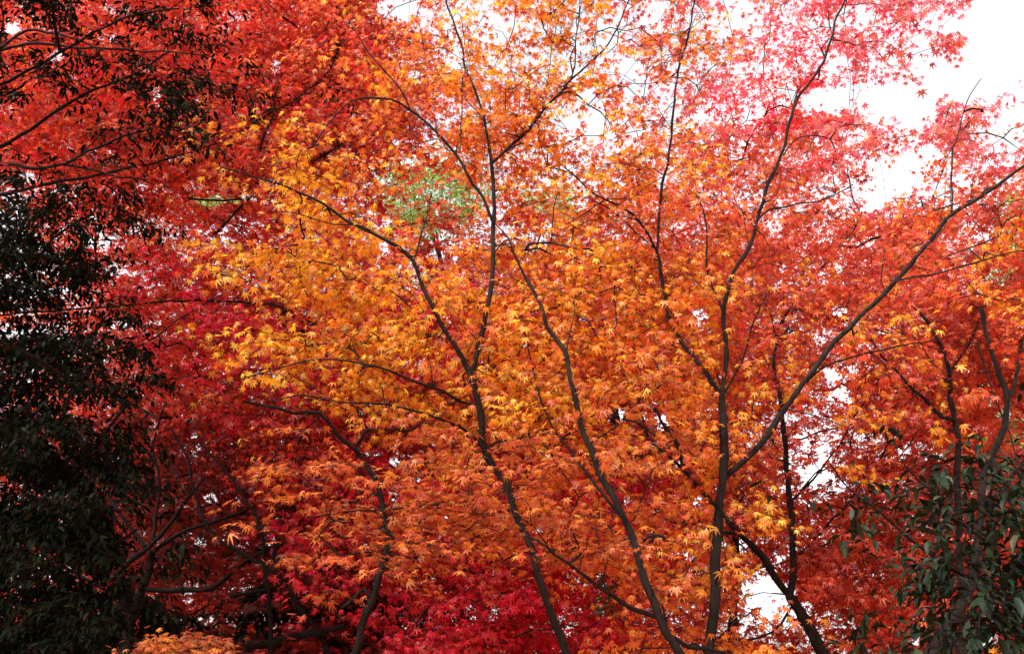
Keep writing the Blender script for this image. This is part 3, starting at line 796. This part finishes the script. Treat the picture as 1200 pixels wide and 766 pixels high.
t.foliage(G(r8="220000000000000000000000", r9="442000000000000000000000", r10="663000000000000000000000", r11="774000000000000000000000", r12="885000000000000000000000", r13="886000000000000000000000", r14="886100000000000000000000", r15="888200000000000000000000"), 'ever', 7.0, .3, k=1.3, size=.07, r=.26, leaves=40, droop=(30, 26), twigs=False)
for i in range(640):  # unseen sprays beside the camera, added to shade the left side
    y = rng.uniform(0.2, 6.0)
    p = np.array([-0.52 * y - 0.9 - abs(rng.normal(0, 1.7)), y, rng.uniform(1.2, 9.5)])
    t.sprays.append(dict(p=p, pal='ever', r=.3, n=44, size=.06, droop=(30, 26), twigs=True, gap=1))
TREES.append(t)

# ---- dark shrub added to deepen the shadow behind the maroon limbs
t = Tree("near-black evergreen shrub in deep shadow behind the spreading limbs at lower left", "evergreen shrub", bark=M_BARKD, leafmat=M_DARK, tmpl=T_OVAL, name="evergreen_shrub")
t.limb([(285,800),(280,760),(290,720),(300,690)], (12,7), (9.3,9.4), "trunk", True)
t.limb([(283,760),(230,730),(190,710)], (6,3), (9.3,9.2))
t.limb([(283,760),(340,730),(385,715)], (6,3), (9.3,9.2))
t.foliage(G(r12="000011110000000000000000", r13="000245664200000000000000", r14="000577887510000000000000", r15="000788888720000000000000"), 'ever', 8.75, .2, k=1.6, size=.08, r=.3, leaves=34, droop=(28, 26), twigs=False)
TREES.append(t)

# ---- green broadleaf shrub bottom right
t = Tree("dark green long-leaved evergreen shrub in the bottom right corner", "evergreen shrub", bark=M_BARKD, leafmat=M_EVER, tmpl=T_OVAL, name="evergreen_shrub")
t.limb([(1215,800),(1195,750),(1180,700),(1165,640),(1160,590),(1165,550)], (8,6,3), (4.7,4.8), "trunk", True)
t.limb([(1170,690),(1145,680),(1120,670),(1100,655),(1065,628),(1030,600),(1005,583),(985,560),(972,542)], (6,4.5,3,1.6), (4.7,4.4))
t.limb([(1165,640),(1130,615),(1105,600),(1085,590)], (5,3), (4.75,4.6))
t.limb([(1175,690),(1200,640),(1225,590)], (6,4), (4.75,4.9))
t.limb([(1185,720),(1150,725),(1110,730)], (5,3), (4.7,4.5))
t.limb([(1163,600),(1180,570),(1195,545)], (4,2), (4.8,4.9))
t.foliage(G(r8="000000000000000000000010", r9="000000000000000000000011", r10="000000000000000000000124", r11="000000000000000000012466", r12="000000000000000000012477", r13="000000000000000000000378", r14="000000000000000000001488", r15="000000000000000000001388"),
          'everL', 4.75, .28, k=1.5, size=.068, r=.2, leaves=16, droop=(24, 26))
TREES.append(t)

# ---- pale green trees far behind
def far_green(label, trunkx, Y, blobs, pal, name="broadleaf_tree", size=.09, r=.7):
    t = Tree(label, "green tree", bark=M_BARKD, leafmat=M_GREEN, tmpl=T_OVAL, name=name)
    cx, cy_ = blobs[0][0], blobs[0][1]
    t.limb([(trunkx, 800), (trunkx + 6, 620), (trunkx - 4, 450), (cx, cy_ + 40), (cx, cy_)], (14, 10, 4), (Y, Y), "trunk", True)
    for (bx, by, rx, ry, n) in blobs:
        t.limb([(trunkx, 520 if by < 480 else 640), ((trunkx + bx) / 2, (by + 540) / 2), (bx, by + ry * .4)], (6, 2.5), (Y, Y))
        for i in range(int(n * 4.5)):
            a = rng.uniform(0, 6.28); q = math.sqrt(rng.uniform(0, 1))
            p = at(bx + rx * q * math.cos(a), by + ry * q * math.sin(a), Y + rng.normal(0, .7))
            t.sprays.append(dict(p=p, pal=pal, r=r * .6, n=int(rng.uniform(20, 36)), size=size, droop=(25, 25), twigs=False, gap=1))
    TREES.append(t)
far_green("pale green tree far behind, seen through a gap in the middle orange maple", 560, 19, [(505, 225, 62, 42, 55), (640, 240, 30, 26, 14), (490, 270, 40, 24, 12), (250, 236, 34, 12, 12), (690, 300, 16, 10, 4)], 'green')
far_green("green tree far behind, showing between the dark trunks at the right edge", 1190, 17, [(1165, 525, 52, 60, 50), (1180, 310, 30, 34, 16), (1140, 470, 24, 22, 10), (1190, 250, 20, 30, 8)], 'green')
far_green("yellow green tree far behind, low beside the crimson leaves", 722, 15, [(716, 700, 24, 46, 26), (690, 640, 22, 16, 8), (735, 520, 14, 16, 6)], 'olive', size=.07, r=.5)

# ------------------------------------------------------------------ grow everything
# boughs stand clear of most of the foliage: leaves are thin right on the sight side of a bough
BM = np.zeros((1000, 1500), np.float32)
for t in TREES:
    if t.name != "maple_tree" or t.limbs[0][1][-1][1] > 8.9: continue
    for kind, P, R in t.limbs:
        x, y = project(P)
        for a, b, r, Yd in zip(x, y, R, P[:, 1]):
            h = r * F / max(Yd, 1)
            if h < .75: continue
            h += 2.6
            x0, x1, y0, y1 = int(a - h) + 100, int(a + h) + 101, int(b - h) + 100, int(b + h) + 101
            if x0 < 0 or y0 < 0 or x1 >= 1500 or y1 >= 1000: continue
            BM[y0:y1, x0:x1] = np.maximum(BM[y0:y1, x0:x1], Yd)
for t in TREES:
    t.build()
